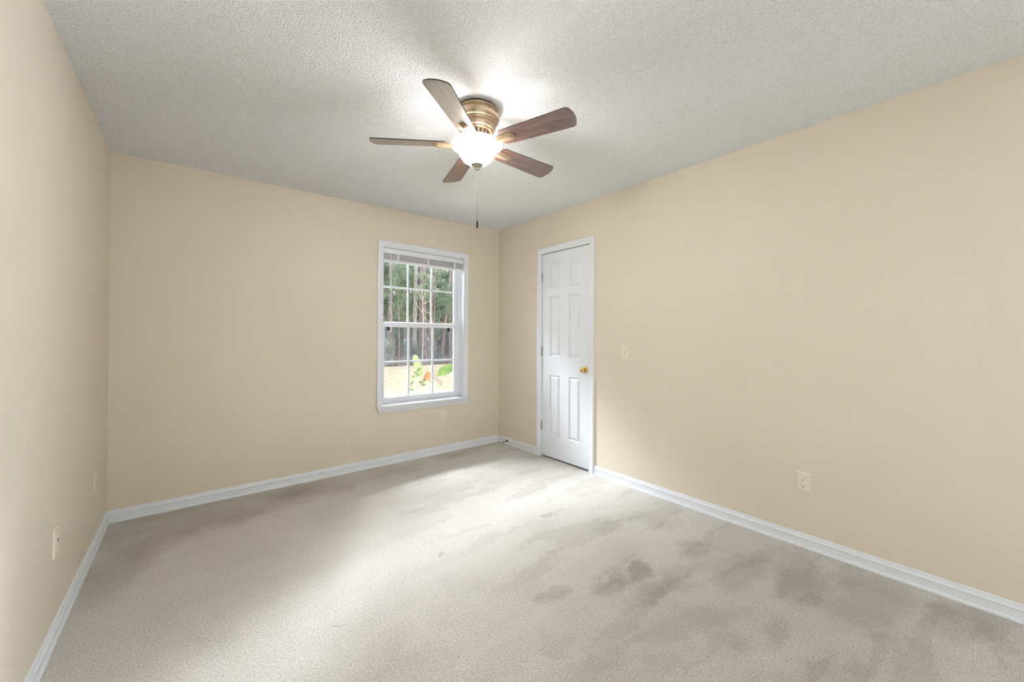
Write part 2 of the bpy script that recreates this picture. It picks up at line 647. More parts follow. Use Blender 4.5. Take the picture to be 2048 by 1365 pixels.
def holed_wall(bm, u0, u1, w0, w1, hu0, hu1, hz0, hz1, zt, plane):
    """a wall with one rectangular opening: u along the wall, w through it, zt(u) its top"""
    def blk(a, b, za0, zb0, za1, zb1):
        if plane == 'y':
            hexa(bm, [(a, w0, za0), (b, w0, zb0), (b, w1, zb0), (a, w1, za0)], [(a, w0, za1), (b, w0, zb1), (b, w1, zb1), (a, w1, za1)])
        else:
            hexa(bm, [(w0, a, za0), (w1, a, za0), (w1, b, zb0), (w0, b, zb0)], [(w0, a, za1), (w1, a, za1), (w1, b, zb1), (w0, b, zb1)])
    blk(u0, hu0, 0, 0, zt(u0), zt(hu0))
    blk(hu1, u1, 0, 0, zt(hu1), zt(u1))
    blk(hu0, hu1, hz1, hz1, zt(hu0), zt(hu1))
    if hz0 > 0:
        blk(hu0, hu1, 0, 0, hz0, hz0)


JB = 0.012
bm = NB()
holed_wall(bm, -RW, 0, 0, 0.13, WX0 - JB, WX1 + JB, WZ0 - 0.002, WZ1 + JB, ZC, 'y')
struct(obj('wall_back', bm, MW), 'beige painted wall with the window', 'wall')
bm = NB()
holed_wall(bm, -RW - 0.3, 0.3, 0.13, 0.18, -1.43, -0.508, 0.44, 2.12, lambda x: 2.9, 'y')
struct(obj('wall_exterior', bm, MBRK), 'brick outside face of the window wall', 'wall')

bm = NB()
hexa(bm, [(-RW - 0.13, RY - 0.13, 0), (-RW, RY - 0.13, 0), (-RW, 0.13, 0), (-RW - 0.13, 0.13, 0)],
     [(-RW - 0.13, RY - 0.13, ZC(-RW - 0.13)), (-RW, RY - 0.13, ZC(-RW)), (-RW, 0.13, ZC(-RW)), (-RW - 0.13, 0.13, ZC(-RW - 0.13))])
struct(obj('wall_left', bm, MW), 'beige painted wall on the left', 'wall')

bm = NB()
holed_wall(bm, RY - 0.13, -3.75, 0, 0.10, -6.00, -4.80, 0.55, 2.10, lambda y: ZC(0), 'x')
holed_wall(bm, -3.75, 0.13, 0, 0.10, DY1 - 0.014, DY0 + 0.014, 0, DZ1 + 0.014, lambda y: ZC(0), 'x')
box(bm, 0.12, 0.14, DY1 - 0.3, DY0 + 0.3, 0, 2.3)
box(bm, 0.10, 0.12, DY1 - 0.3, DY1 - 0.02, 0, 2.3)
box(bm, 0.10, 0.12, DY0 + 0.02, DY0 + 0.3, 0, 2.3)
box(bm, 0.10, 0.12, DY1 - 0.02, DY0 + 0.02, DZ1 + 0.02, 2.3)
struct(obj('wall_right', bm, MW), 'beige painted wall with the door on the right', 'wall')

bm = NB()
hexa(bm, [(-RW, RY - 0.13, 0), (0, RY - 0.13, 0), (0, RY, 0), (-RW, RY, 0)], [(-RW, RY - 0.13, ZC(-RW)), (0, RY - 0.13, ZC(0)), (0, RY, ZC(0)), (-RW, RY, ZC(-RW))])
struct(obj('wall_rear', bm, MW), 'beige painted wall behind the camera', 'wall')

# baseboards
HB = 0.079
BP = [(0.0, 0.0), (0.0140, 0.0), (0.0140, 0.0095), (0.0125, 0.0130), (0.0098, 0.0145), (0.0090, 0.030), (0.0098, 0.0505), (0.0128, 0.0530),
      (0.0128, 0.0565), (0.0095, 0.0590), (0.0070, 0.066), (0.0058, 0.0735), (0.0062, 0.0765), (0.0035, HB), (0.0, HB)]


def base_run(bm, kind, a, b, ma=0, mb=0):
    """kind: which wall; a,b ends along it; ma/mb mitre (1 = inside corner)"""
    ra, rb = [], []
    for d, z in BP:
        if kind == 'back':
            ra.append((a + ma * d, -d, z)); rb.append((b - mb * d, -d, z))
        elif kind == 'right':
            ra.append((-d, a - ma * d, z)); rb.append((-d, b + mb * d, z))
        elif kind == 'left':
            ra.append((-RW + d, a - ma * d, z)); rb.append((-RW + d, b + mb * d, z))
        else:
            ra.append((a + ma * d, RY + d, z)); rb.append((b - mb * d, RY + d, z))
    hexa(bm, ra, rb)


for nm, runs in (('back', [(-RW, 0, 1, 1)]), ('left', [(0, RY, 1, 1)]), ('rear', [(-RW, 0, 1, 1)]),
                 ('right', [(0, DY0 + 0.055, 1, 0), (DY1 - 0.057, RY, 0, 1)])):
    bm = NB()
    for r_ in runs:
        base_run(bm, nm, *r_)
    lab = {'back': 'white moulded baseboard under the window', 'left': 'white moulded baseboard along the left wall',
           'rear': 'white moulded baseboard behind the camera', 'right': 'white moulded baseboard either side of the door'}[nm]
    struct(obj('baseboard_' + nm, bm, MT, smooth=True, angle=25), lab, 'baseboard')

# moulding profile of the casings: (offset outwards from the inner edge, thickness)
CP = [(0.0, 0.0), (0.0, 0.0085), (0.003, 0.0105), (0.010, 0.0110), (0.013, 0.0098), (0.026, 0.0128), (0.034, 0.0150), (0.038, 0.0165),
      (0.050, 0.0170), (0.0545, 0.0155), (0.0565, 0.0120), (0.0565, 0.0)]

# ------------------------------------------------------------------ window
win = thing('window_1', (-0.93, 0, WZ0), 'white double hung window with twelve panes and moulded casing', 'window', kind='structure')
ZS = 0.562
bm = NB()
sweep_frame(bm, CP, [(WX1, ZS), (WX1, WZ1 + 0.004), (WX0, WZ1 + 0.004), (WX0, ZS)][::-1], 'y', 0)
obj('window_casing', bm, MT, win, smooth=True, angle=25)
bm = NB()
box(bm, WX0 - JB, WX0, 0.0, 0.128, WZ0, WZ1)
box(bm, WX1, WX1 + JB, 0.0, 0.128, WZ0, WZ1)
box(bm, WX0 - JB, WX1 + JB, 0.0, 0.128, WZ1, WZ1 + JB - 0.001)
obj('window_jamb', bm, MT, win)
bm = NB()
hexa(bm, [(-1.434, -0.046, 0.548), (-0.412, -0.046, 0.548), (-0.412, 0.0, 0.548), (-1.434, 0.0, 0.548)],
     [(-1.434, -0.046, ZS), (-0.412, -0.046, ZS), (-0.412, 0.0, ZS), (-1.434, 0.0, ZS)])
box(bm, WX0, WX1, 0.0, 0.066, 0.546, ZS)
obj('window_stool', bm, MT, win, bevel=0.003)
bm = NB()
top = [(-1.430, 0.0, 0.548), (-1.430, -0.038, 0.548), (-0.416, -0.038, 0.548), (-0.416, 0.0, 0.548)]
mid = [(-1.416, 0.0, 0.515), (-1.416, -0.026, 0.515), (-0.430, -0.026, 0.515), (-0.430, 0.0, 0.515)]
mi2 = [(-1.412, 0.0, 0.510), (-1.412, -0.021, 0.510), (-0.434, -0.021, 0.510), (-0.434, 0.0, 0.510)]
bot = [(-1.404, 0.0, 0.490), (-1.404, -0.014, 0.490), (-0.442, -0.014, 0.490), (-0.442, 0.0, 0.490)]
hexa(bm, top, mid)
hexa(bm, [(x, y, z) for x, y, z in mi2], bot)
hexa(bm, mid, mi2)
obj('window_apron', bm, MT, win)
# vinyl frame with jamb liners
bm = NB()
box(bm, WX0, WX0 + 0.012, 0.066, 0.128, ZS, WZ1)
box(bm, WX1 - 0.018, WX1, 0.066, 0.128, ZS, WZ1)
box(bm, WX1 - 0.022, WX1 - 0.018, 0.088, 0.092, ZS, WZ1)
box(bm, WX0 + 0.012, WX1 - 0.018, 0.066, 0.128, WZ1 - 0.02, WZ1)
box(bm, WX0, WX1, 0.066, 0.128, 0.546, 0.574)
obj('window_frame', bm, MV, win, bevel=0.0015, seg=1)


def sash(name, y0, y1, gx0, gx1, gz0, gz1, sx0, sx1, sz0, sz1, mx, mz, glassy):
    bm = NB()
    box(bm, sx0, gx0, y0, y1, sz0, sz1)
    box(bm, gx1, sx1, y0, y1, sz0, sz1)
    box(bm, gx0, gx1, y0, y1, sz0, gz0)
    box(bm, gx0, gx1, y0, y1, gz1, sz1)
    # glazing bead
    s = obj(name, bm, MV, win, bevel=0.003, seg=2)
    bm = NB()
    for x in mx:
        box(bm, x - 0.009, x + 0.009, glassy - 0.007, glassy + 0.007, gz0, gz1)
    for z in mz:
        xs = [gx0] + [v for x in mx for v in (x - 0.009, x + 0.009)] + [gx1]
        for a, b in zip(xs[::2], xs[1::2]):
            box(bm, a, b, glassy - 0.007, glassy + 0.007, z - 0.009, z + 0.009)
    obj('muntins', bm, MV, s, bevel=0.002, seg=1)
    bm = NB()
    box(bm, gx0 - 0.004, gx1 + 0.004, glassy - 0.0015, glassy + 0.0015, gz0 - 0.004, gz1 + 0.004)
    obj('glass_pane', bm, MGL, s)
    return s


us = sash('upper_sash', 0.098, 0.122, -1.330, -0.547, 1.350, 2.005, WX0 + 0.012, -0.507, 1.312, 2.029, (-1.075, -0.812), (1.692,), 0.112)
ls = sash('lower_sash', 0.068, 0.095, -1.330, -0.560, 0.622, 1.302, WX0 + 0.012, -0.504, 0.575, 1.350, (-1.078, -0.812), (0.960,), 0.080)
bm = NB()
box(bm, WX0 + 0.02, -0.53, 0.060, 0.068, 0.606, 0.615)
obj('finger_lift', bm, MV, ls, bevel=0.002)
for x in (-1.29, -0.625):
    bm = NB()
    box(bm, x - 0.013, x + 0.013, 0.070, 0.080, 1.268, 1.302)
    obj('sash_latch', bm, MBK, ls, bevel=0.002)
bm = NB()
box(bm, -0.520, -0.492, 0.058, 0.072, 1.270, 1.352)
obj('tilt_latch', bm, MV, ls, bevel=0.003)
bm = NB()
box(bm, WX0 + 0.013, -0.51, 0.1235, 0.1255, 0.58, 1.312)
obj('insect_screen', bm, MSC, win)

# unseen window added in the right wall to let the fill light in
win_added = thing('added_window', (0, -5.4, 0.55), 'unseen white window added for fill light behind the camera', 'window', kind='structure')
bm = NB()
sweep_frame(bm, CP, [(-4.80, 0.55), (-4.80, 2.10), (-6.00, 2.10), (-6.00, 0.55)][::-1], 'x', 0, closed=True)
obj('window_casing', bm, MT, win_added)
bm = NB()
for a_, b_, z0_, z1_ in ((-6.00, -5.95, 0.55, 2.10), (-4.85, -4.80, 0.55, 2.10), (-5.95, -4.85, 0.55, 0.60), (-5.95, -4.85, 2.05, 2.10), (-5.95, -4.85, 1.305, 1.345)):
    box(bm, 0.05, 0.09, a_, b_, z0_, z1_)
obj('window_sash', bm, MV, win_added)
bm = NB()
box(bm, 0.068, 0.071, -5.95, -4.85, 0.60, 1.305)
box(bm, 0.068, 0.071, -5.95, -4.85, 1.345, 2.05)
obj('glass_pane', bm, MGL, win_added)

# ------------------------------------------------------------------ blind
bl = thing('window_blind', (-0.93, 0.02, 2.045), 'white mini blind drawn fully up at the top of the window', 'blind')
bm = NB()
box(bm, WX0 + 0.004, WX1 - 0.004, 0.004, 0.040, 1.998, 2.046)
obj('headrail', bm, MV, bl, bevel=0.003)
bm = NB()
z = 1.9445
while z < 1.994:
    box(bm, WX0 + 0.008, WX1 - 0.008, 0.008, 0.034, z, z + 0.0022)
    z += 0.0037
obj('slats', bm, MVS, bl)
bm = NB()
box(bm, WX0 + 0.008, WX1 - 0.008, 0.007, 0.035, 1.916, 1.941)
obj('bottom_rail', bm, MV, bl, bevel=0.003)
for x in (-1.225, -0.905, -0.598):
    bm = NB()
    box(bm, x - 0.010, x + 0.010, 0.0045, 0.0070, 1.918, 1.998)
    obj('ladder_tape', bm, MV, bl)
bm = NB()
tube(bm, [(-1.303, -0.004, 1.992), (-1.302, -0.006, 1.9), (-1.294, -0.006, 1.30)], 0.0042, 8)
tube(bm, [(-1.294, -0.006, 1.30), (-1.2938, -0.006, 1.255)], [0.0048, 0.0052], 8)
tube(bm, [(-1.303, 0.010, 2.000), (-1.303, -0.004, 1.992)], 0.003, 6)
obj('tilt_wand', bm, MV, bl, smooth=True)

# ------------------------------------------------------------------ door
door = thing('door_1', (0, (DY0 + DY1) / 2, 0), 'closed white six panel door with brass knob', 'door', kind='structure')
bm = NB()
sweep_frame(bm, CP, [(DY0, 0.0), (DY0, DZ1), (DY1, DZ1), (DY1, 0.0)][::-1], 'x', 0)
bmesh.ops.recalc_face_normals(bm, faces=bm.faces[:])
obj('door_casing', bm, MT, door, smooth=True, angle=25)
bm = NB()
box(bm, 0.0, 0.099, DY0, DY0 + 0.013, 0, DZ1)
box(bm, 0.0, 0.099, DY1 - 0.013, DY1, 0, DZ1)
box(bm, 0.0, 0.099, DY1, DY0, DZ1, DZ1 + 0.013)
box(bm, 0.046, 0.058, DY0 - 0.012, DY0, 0, DZ1)
box(bm, 0.046, 0.058, DY1, DY1 + 0.012, 0, DZ1)
box(bm, 0.046, 0.058, DY1 + 0.012, DY0 - 0.012, DZ1 - 0.012, DZ1)
obj('door_jamb', bm, MT, door)
SY0, SY1, SZ0, SZ1, SX = -0.7190, -1.3275, 0.020, 2.0490, 0.005
ys = [SY1, -1.2165, -1.0755, -0.9625, -0.8215, SY0]
zs = [SZ0, 0.237, 0.832, 1.021, 1.616, 1.700, 1.942, SZ1]
bm = NB()
gv = [[bm.verts.new((SX, y, z)) for z in zs] for y in ys]
panels = []
for i in range(len(ys) - 1):
    for j in range(len(zs) - 1):
        f = bm.faces.new((gv[i][j], gv[i][j + 1], gv[i + 1][j + 1], gv[i + 1][j]))
        if i in (1, 3) and j in (1, 3, 5):
            panels.append(f)
bm.normal_update()
if panels[0].normal.x > 0:
    bmesh.ops.reverse_faces(bm, faces=bm.faces[:])
bmesh.ops.inset_individual(bm, faces=panels, thickness=0.004, depth=-0.0045)
bmesh.ops.inset_individual(bm, faces=panels, thickness=0.007, depth=-0.0085)
bmesh.ops.inset_individual(bm, faces=panels, thickness=0.006, depth=0.0)
bmesh.ops.inset_individual(bm, faces=panels, thickness=0.022, depth=0.0100)
bmesh.ops.inset_individual(bm, faces=panels, thickness=0.0025, depth=0.0012)
per = [e for e in bm.edges if len(e.link_faces) == 1]
ext = bmesh.ops.extrude_edge_only(bm, edges=per)
nv = [g for g in ext['geom'] if isinstance(g, bmesh.types.BMVert)]
for v in nv:
    v.co.x += 0.035
bmesh.ops.contextual_create(bm, geom=[g for g in ext['geom'] if isinstance(g, bmesh.types.BMEdge)])
slab = obj('door_slab', bm, MD, door)
for z in (1.817, 1.066, 0.316):
    bm = NB()
    lathe(bm, [(0.0058, -0.045), (0.0062, -0.044), (0.0062, 0.044), (0.0058, 0.045)], 12, 'z', (-0.0035, -0.7168, z))
    for dz in (-0.0485, 0.0455):
        lathe(bm, [(0.0045, 0), (0.0045, 0.003)], 12, 'z', (-0.0035, -0.7168, z + dz))
    box(bm, -0.0005, 0.002, -0.7260, -0.7190, z - 0.044, z + 0.044)
    obj('door_hinge', bm, MST, door, smooth=True)
kc = (SX, -1.278, 0.917)
bm = NB()
lathe(bm, [(0.001, 0.0545), (0.012, 0.054), (0.0215, 0.050), (0.0255, 0.043), (0.0245, 0.035), (0.018, 0.029), (0.0115, 0.025),
           (0.0105, 0.016), (0.012, 0.008)][::-1], 28, '-x', kc)
kn = obj('door_knob', bm, MBR, door, smooth=True, angle=60)
bm = NB()
lathe(bm, [(0.032, 0.0), (0.032, 0.003), (0.029, 0.007), (0.020, 0.0095), (0.0125, 0.011)], 32, '-x', kc)
obj('rosette', bm, MBR, kn, smooth=True, angle=50)
bm = NB()
box(bm, 0.0025, 0.012, SY1 - 0.0030, SY1 - 0.0002, 0.885, 0.948)
obj('latch_plate', bm, MDK, door)

# door stop on the baseboard near the corner
ds = thing('door_stop', (-0.0125, -0.178, 0.043), 'small dark door stop on the baseboard by the room corner', 'door stop')
bm = NB()
lathe(bm, [(0.013, 0.0), (0.013, 0.003), (0.009, 0.006), (0.006, 0.010)], 16, '-x', (-0.0090, -0.178, 0.043))
obj('mounting_flange', bm, MDK, ds, smooth=True)
bm = NB()
pts = []
for k in range(0, 121):
    a = k * 2 * math.pi / 10
    pts.append((-0.018 - 0.045 * k / 120, -0.178 + 0.0042 * math.cos(a), 0.043 - 0.004 * k / 120 + 0.0042 * math.sin(a)))
tube(bm, pts, 0.0013, 5)
obj('spring', bm, MDK, ds, smooth=True)
bm = NB()
lathe(bm, [(0.0050, 0.0), (0.0060, 0.003), (0.0060, 0.012), (0.0045, 0.015)], 14, '-x', (-0.062, -0.178, 0.039))
obj('rubber_tip', bm, MBK, ds, smooth=True)


# ------------------------------------------------------------------ wall plates, built for a wall facing -y at the origin, then turned
def plate_bm(w=0.070, h=0.1145, t=0.0062):
    bm = NB()
    a, b = w / 2, h / 2
    hexa(bm, [(-a, 0, -b), (a, 0, -b), (a, 0, b), (-a, 0, b)], [(-a, -0.003, -b), (a, -0.003, -b), (a, -0.003, b), (-a, -0.003, b)])
    hexa(bm, [(-a, -0.003, -b), (a, -0.003, -b), (a, -0.003, b), (-a, -0.003, b)],
         [(-a + .004, -t, -b + .004), (a - .004, -t, -b + .004), (a - .004, -t, b - .004), (-a + .004, -t, b - .004)])
    return bm


def outlet(loc, rz, label, group='duplex outlets low on the walls'):
    t = thing('wall_outlet', (0, 0, 0), label, 'outlet', group)
    obj('cover_plate', plate_bm(), MIV, t, bevel=0.0008, seg=2)
    for s in (1, -1):
        zc = s * 0.0195
        bm = NB()
        ring = []
        for k in range(40):
            a = 2 * math.pi * k / 40
            ring.append((0.0172 * math.cos(a), max(-0.0140, min(0.0140, 0.0172 * math.sin(a)))))
        hexa(bm, [(x, -0.006, zc + z) for x, z in ring], [(x, -0.0092, zc + z) for x, z in ring])
        rc = obj('receptacle', bm, MIV2, t, bevel=0.0006)
        bm = NB()
        box(bm, -0.0075, -0.0055, -0.0096, -0.0085, zc + 0.000, zc + 0.0085)
        box(bm, 0.0055, 0.0075, -0.0096, -0.0085, zc + 0.001, zc + 0.0080)
        lathe(bm, [(0.0026, 0.0085), (0.0026, 0.0096)], 12, '-y', (0, 0, zc - 0.0068))
        obj('slots', bm, MBK, rc)
    bm = NB()
    lathe(bm, [(0.0032, 0.006), (0.0032, 0.0068), (0.002, 0.0074)], 14, '-y')
    obj('plate_screw', bm, MIV2, t, smooth=True)
    t.location = loc
    t.rotation_euler = (0, 0, rz)
    return t


outlet((-0.7335, 0, 0.381), 0, 'ivory duplex outlet on the wall just below the window')
outlet((0, -2.911, 0.376), R(-90), 'ivory duplex outlet low on the right wall, nearest the camera')
outlet((-RW, -0.430, 0.384), R(90), 'ivory duplex outlet low on the left wall, near the far corner')

jp = thing('wall_plate', (0, 0, 0), 'ivory jack plate with upright insert low on the left wall, nearest the camera', 'wall plate')
obj('cover_plate', plate_bm(), MIV, jp, bevel=0.0008)
bm = NB()
box(bm, -0.0165, 0.0165, -0.0082, -0.006, -0.033, 0.033)
ji = obj('jack_insert', bm, MIV2, jp, bevel=0.0008)
bm = NB()
box(bm, -0.006, 0.006, -0.0086, -0.0078, 0.002, 0.013)
obj('jack_socket', bm, MBK, ji)
for z in (0.047, -0.047):
    bm = NB()
    lathe(bm, [(0.003, 0.006), (0.003, 0.0068), (0.002, 0.0074)], 14, '-y', (0, 0, z))
    obj('plate_screw', bm, MST, jp, smooth=True)
jp.location = (-RW, -1.222, 0.384)
jp.rotation_euler = (0, 0, R(90))

sw = thing('light_switch', (0, 0, 0), 'ivory toggle light switch on the right wall beside the door', 'light switch')
obj('cover_plate', plate_bm(), MIV, sw, bevel=0.0008)
bm = NB()
box(bm, -0.0052, 0.0052, -0.0068, -0.006, -0.012, 0.012)
obj('toggle_slot', bm, plain('ivory_shadow_slot', (0.45, 0.40, 0.31), 0.5), sw)
bm = NB()
hexa(bm, [(-0.0038, -0.006, -0.004), (0.0038, -0.006, -0.004), (0.0038, -0.006, 0.006), (-0.0038, -0.006, 0.006)],
     [(-0.003, -0.017, 0.004), (0.003, -0.017, 0.004), (0.003, -0.016, 0.0095), (-0.003, -0.016, 0.0095)])
obj('toggle', bm, MIV2, sw, bevel=0.0008)
for z in (0.030, -0.030):
    bm = NB()
    lathe(bm, [(0.0030, 0.006), (0.0030, 0.0068), (0.0018, 0.0073)], 14, '-y', (0, 0, z))
    obj('plate_screw', bm, MIV2, sw, smooth=True)
sw.location = (0, -1.700, 1.0895)
sw.rotation_euler = (0, 0, R(-90))

# ------------------------------------------------------------------ ceiling fan (local coordinates: z = 0 at the ceiling)
FX, FY = -1.591, -1.865
FZ = ZC(FX)
fan = thing('ceiling_fan', (0, 0, 0), 'five blade ceiling fan with lit glass bowl and pull chain', 'ceiling fan')
bm = NB()
lathe(bm, [(0.104, 0.004), (0.104, -0.010)], 64, mi=1)
lathe(bm, [(0.100, -0.008), (0.110, -0.010), (0.113, -0.014), (0.111, -0.018), (0.106, -0.021), (0.108, -0.026), (0.115, -0.034), (0.1185, -0.046),
           (0.117, -0.060), (0.110, -0.070), (0.103, -0.074), (0.104, -0.078), (0.101, -0.083), (0.095, -0.086), (0.0955, -0.090), (0.099, -0.094),
           (0.0985, -0.102), (0.092, -0.112), (0.084, -0.117), (0.085, -0.121), (0.082, -0.125), (0.073, -0.127)], 64)
obj('motor_housing', bm, [MHB, MSH], fan, smooth=True, angle=22)
bm = NB()
lathe(bm, [(0.070, -0.122), (0.070, -0.150), (0.064, -0.154), (0.050, -0.158), (0.050, -0.188), (0.0, -0.188)], 48)
fly = obj('flywheel', bm, MHB, fan, smooth=True, angle=30)
bm = NB()
for k in range(20):
    a = 2 * math.pi * k / 20
    c, s = math.cos(a), math.sin(a)
    hexa(bm, [(c * 0.0695 - s * d, s * 0.0695 + c * d, z) for d, z in ((-0.004, -0.146), (0.004, -0.146), (0.004, -0.128), (-0.004, -0.128))],
         [(c * 0.0708 - s * d, s * 0.0708 + c * d, z) for d, z in ((-0.004, -0.146), (0.004, -0.146), (0.004, -0.128), (-0.004, -0.128))])
obj('cooling_slots', bm, MSH, fly)

TH0 = -1.225
BZ = 2.2295 - FZ       # blade plane


def blade_outline():
    pts = []
    r0, r1, w0, w1 = 0.146, 0.548, 0.051, 0.0625
    def corner(cx, cy, r, a0, a1, n=6):
        return [(cx + r * math.cos(a0 + (a1 - a0) * i / n), cy + r * math.sin(a0 + (a1 - a0) * i / n)) for i in range(n + 1)]
    pts += corner(r1 - 0.028, w1 - 0.026, 0.026, R(90), R(10))
    pts += [(r1 + 0.004, w1 * 0.35), (r1 + 0.0055, 0.0), (r1 + 0.004, -w1 * 0.35)]
    pts += corner(r1 - 0.028, -w1 + 0.026, 0.026, R(-10), R(-90))
    pts += corner(r0 + 0.03, -w0 + 0.03, 0.03, R(-90), R(-180))
    pts += corner(r0 + 0.03, w0 - 0.03, 0.03, R(180), R(90))
    return pts


def make_blade():
    T = 0.0055
    o = blade_outline()
    bm = NB()
    hexa(bm, [(x, y, -T / 2) for x, y in o], [(x, y, T / 2) for x, y in o])
    bm.normal_update()
    for f in bm.faces:
        f.material_index = 0 if abs(f.normal.z) > 0.9 else 1
    b = obj('fan_blade', bm, [MWD, MWE], None)
    # blade iron under the blade: grooved arm with a rounded end
    bm = NB()
    def rib(y0, y1, xe, h):
        n = 8
        ring0, ring1 = [], []
        yc, hw = (y0 + y1) / 2, (y1 - y0) / 2
        outl = [(0.096, y0), (xe - hw, y0)] + [(xe - hw + hw * math.sin(math.pi * i / n), yc - hw * math.cos(math.pi * i / n)) for i in range(1, n)] + [(xe - hw, y1), (0.096, y1)]
        hexa(bm, [(x, y, -T / 2) for x, y in outl], [(x, y * 0.94 + yc * 0.06, -T / 2 - h) for x, y in outl])
    rib(-0.024, 0.024, 0.230, 0.0055)
    rib(-0.0165, 0.0165, 0.223, 0.0105)
    rib(-0.009, 0.009, 0.216, 0.0150)
    # neck that rises to the flywheel
    sec = []
    for x, z, hw, t in ((0.110, -0.008, 0.020, 0.009), (0.092, 0.004, 0.016, 0.009), (0.078, 0.026, 0.014, 0.009), (0.060, 0.038, 0.014, 0.008)):
        sec.append([(x, -hw, z - t / 2), (x, hw, z - t / 2), (x, hw, z + t / 2), (x, -hw, z + t / 2)])
    for a_, b_ in zip(sec, sec[1:]):
        hexa(bm, a_, b_)
    ir = obj('blade_iron', bm, MHB, b, smooth=False)
    for (x, y) in ((0.165, 0.0), (0.200, 0.0)):
        pass
    return b


blade0 = make_blade()
for k in range(5):
    b = blade0 if k == 0 else copy_tree(blade0)
    b.parent = fan
    a = TH0 + k * 2 * math.pi / 5
    b.rotation_mode = 'XYZ'
    b.matrix_local = Matrix.Translation((0, 0, BZ)) @ Matrix.Rotation(a, 4, 'Z') @ Matrix.Rotation(-0.228, 4, 'X')

# light kit
bm = NB()
zr = 2.2275 - FZ
prof = [(0.1345, zr + 0.004), (0.1370, zr + 0.001), (0.1355, zr - 0.004), (0.127, zr - 0.011), (0.114, zr - 0.020), (0.103, zr - 0.029),
        (0.0955, zr - 0.040), (0.090, zr - 0.053), (0.0805, zr - 0.069), (0.068, zr - 0.082), (0.053, zr - 0.093), (0.036, zr - 0.101), (0.018, zr - 0.105), (0.004, zr - 0.106)]
inner = [(max(r_ - 0.0035, 0.0005), z_ + (0.0 if i < 2 else 0.003)) for i, (r_, z_) in enumerate(prof)]
lathe(bm, prof + inner[::-1] + prof[:1], 64, caps=False)
bmesh.ops.remove_doubles(bm, verts=bm.verts[:], dist=1e-5)
bmesh.ops.recalc_face_normals(bm, faces=bm.faces[:])
for f in bm.faces:
    c_ = f.calc_center_median()
    if f.normal.x * c_.x + f.normal.y * c_.y < 0 or (f.normal.z > 0.5 and c_.z < zr - 0.06):
        f.material_index = 2
    elif c_.z > zr - 0.016:
        f.material_index = 1
bowl = obj('glass_bowl', bm, [MEM, MEL, MEI], fan, smooth=True, angle=60)
bm = NB()
lathe(bm, [(0.050, -0.186), (0.052, -0.190), (0.040, -0.196), (0.012, -0.198), (0.012, zr - 0.104)], 32)
obj('light_fitter', bm, MHB, fan, smooth=True)
bm = NB()
lathe(bm, [(0.004, zr - 0.100), (0.032, zr - 0.0995), (0.0325, zr - 0.103), (0.028, zr - 0.108), (0.017, zr - 0.113), (0.011, zr - 0.115), (0.011, zr - 0.120),
           (0.0125, zr - 0.122), (0.0115, zr - 0.127), (0.006, zr - 0.130), (0.001, zr - 0.131)], 36)
obj('finial', bm, MNI, fan, smooth=True, angle=40)
bm = NB()
z0, z1 = zr - 0.130, 1.826 - FZ
n = 95
for k in range(n):
    zz = z0 + (z1 - z0) * (k + 0.5) / n
    r_ = 0.0017
    if k in (12, 40, 70):
        r_ = 0.003
    lathe(bm, [(0.0003, zz + r_), (r_ * 0.87, zz + r_ * 0.5), (r_ * 0.87, zz - r_ * 0.5), (0.0003, zz - r_)], 6, caps=False)
tube(bm, [(0, 0, z0), (0, 0, z1)], 0.0006, 5)
ch = obj('pull_chain', bm, plain('dull_chain_metal', (0.16, 0.15, 0.14), 0.5, metal=0.3), fan)
bm = NB()
lathe(bm, [(0.0015, 1.830 - FZ), (0.0042, 1.826 - FZ), (0.0048, 1.812 - FZ), (0.0048, 1.796 - FZ), (0.0030, 1.790 - FZ), (0.001, 1.789 - FZ)], 14)
obj('chain_pendant', bm, MDK, ch, smooth=True)
fan.location = (FX, FY, FZ)
fan.rotation_euler = (R(0.35), R(-0.834), 0)
# the bulbs inside the bowl
for k in range(2):
    l = bpy.data.lights.new('bulb', 'POINT')
    l.energy, l.color, l.shadow_soft_size = 3.4, (1.0, 0.97, 0.93), 0.03
    o = bpy.data.objects.new('bulb', l)
    COL.objects.link(o)
    o.location = (FX + (0.045 if k else -0.045), FY + (0.02 if k else -0.02), 2.172)

# ------------------------------------------------------------------ outside
GZ = -0.40
MLAWN = noisy('dormant_lawn', (0.44, 0.39, 0.24), (0.72, 0.65, 0.46), 9.0, bump=0.5, detail=8.0)
MLIT = noisy('leaf_litter', (0.085, 0.050, 0.032), (0.25, 0.150, 0.090), 6.0, bump=0.6, detail=8.0)
MBK1 = noisy('dark_pine_bark', (0.13, 0.10, 0.095), (0.36, 0.30, 0.29), 5.0, stretch=(3, 3, 0.6), bump=0.6, rand=True)
MBK2 = noisy('pale_grey_bark', (0.21, 0.19, 0.18), (0.46, 0.43, 0.41), 5.0, stretch=(3, 3, 0.8), bump=0.4)
MLF1 = leaf('evergreen_leaves', (0.09, 0.15, 0.095), (0.34, 0.44, 0.30))
MLF2 = leaf('light_leaves', (0.18, 0.24, 0.15), (0.52, 0.60, 0.45))
MLF3 = leaf('shrub_leaves', (0.07, 0.11, 0.085), (0.24, 0.31, 0.23))
MLF4 = leaf('brown_undergrowth', (0.17, 0.14, 0.10), (0.42, 0.37, 0.28))
MTWG = plain('bleached_twig', (0.55, 0.50, 0.45), 0.8)

bm = NB()
box(bm, -20, 40, 0.24, 16.4, GZ - 0.2, GZ)
struct(obj('lawn', bm, MLAWN), 'dry straw coloured lawn between the house and the woods', 'lawn')
bm = NB()
box(bm, -20, 70, 16.4, 80, GZ - 0.2, GZ)
struct(obj('forest_floor', bm, MLIT), 'brown leaf litter under the trees', 'ground')

rnd = random.Random(11)


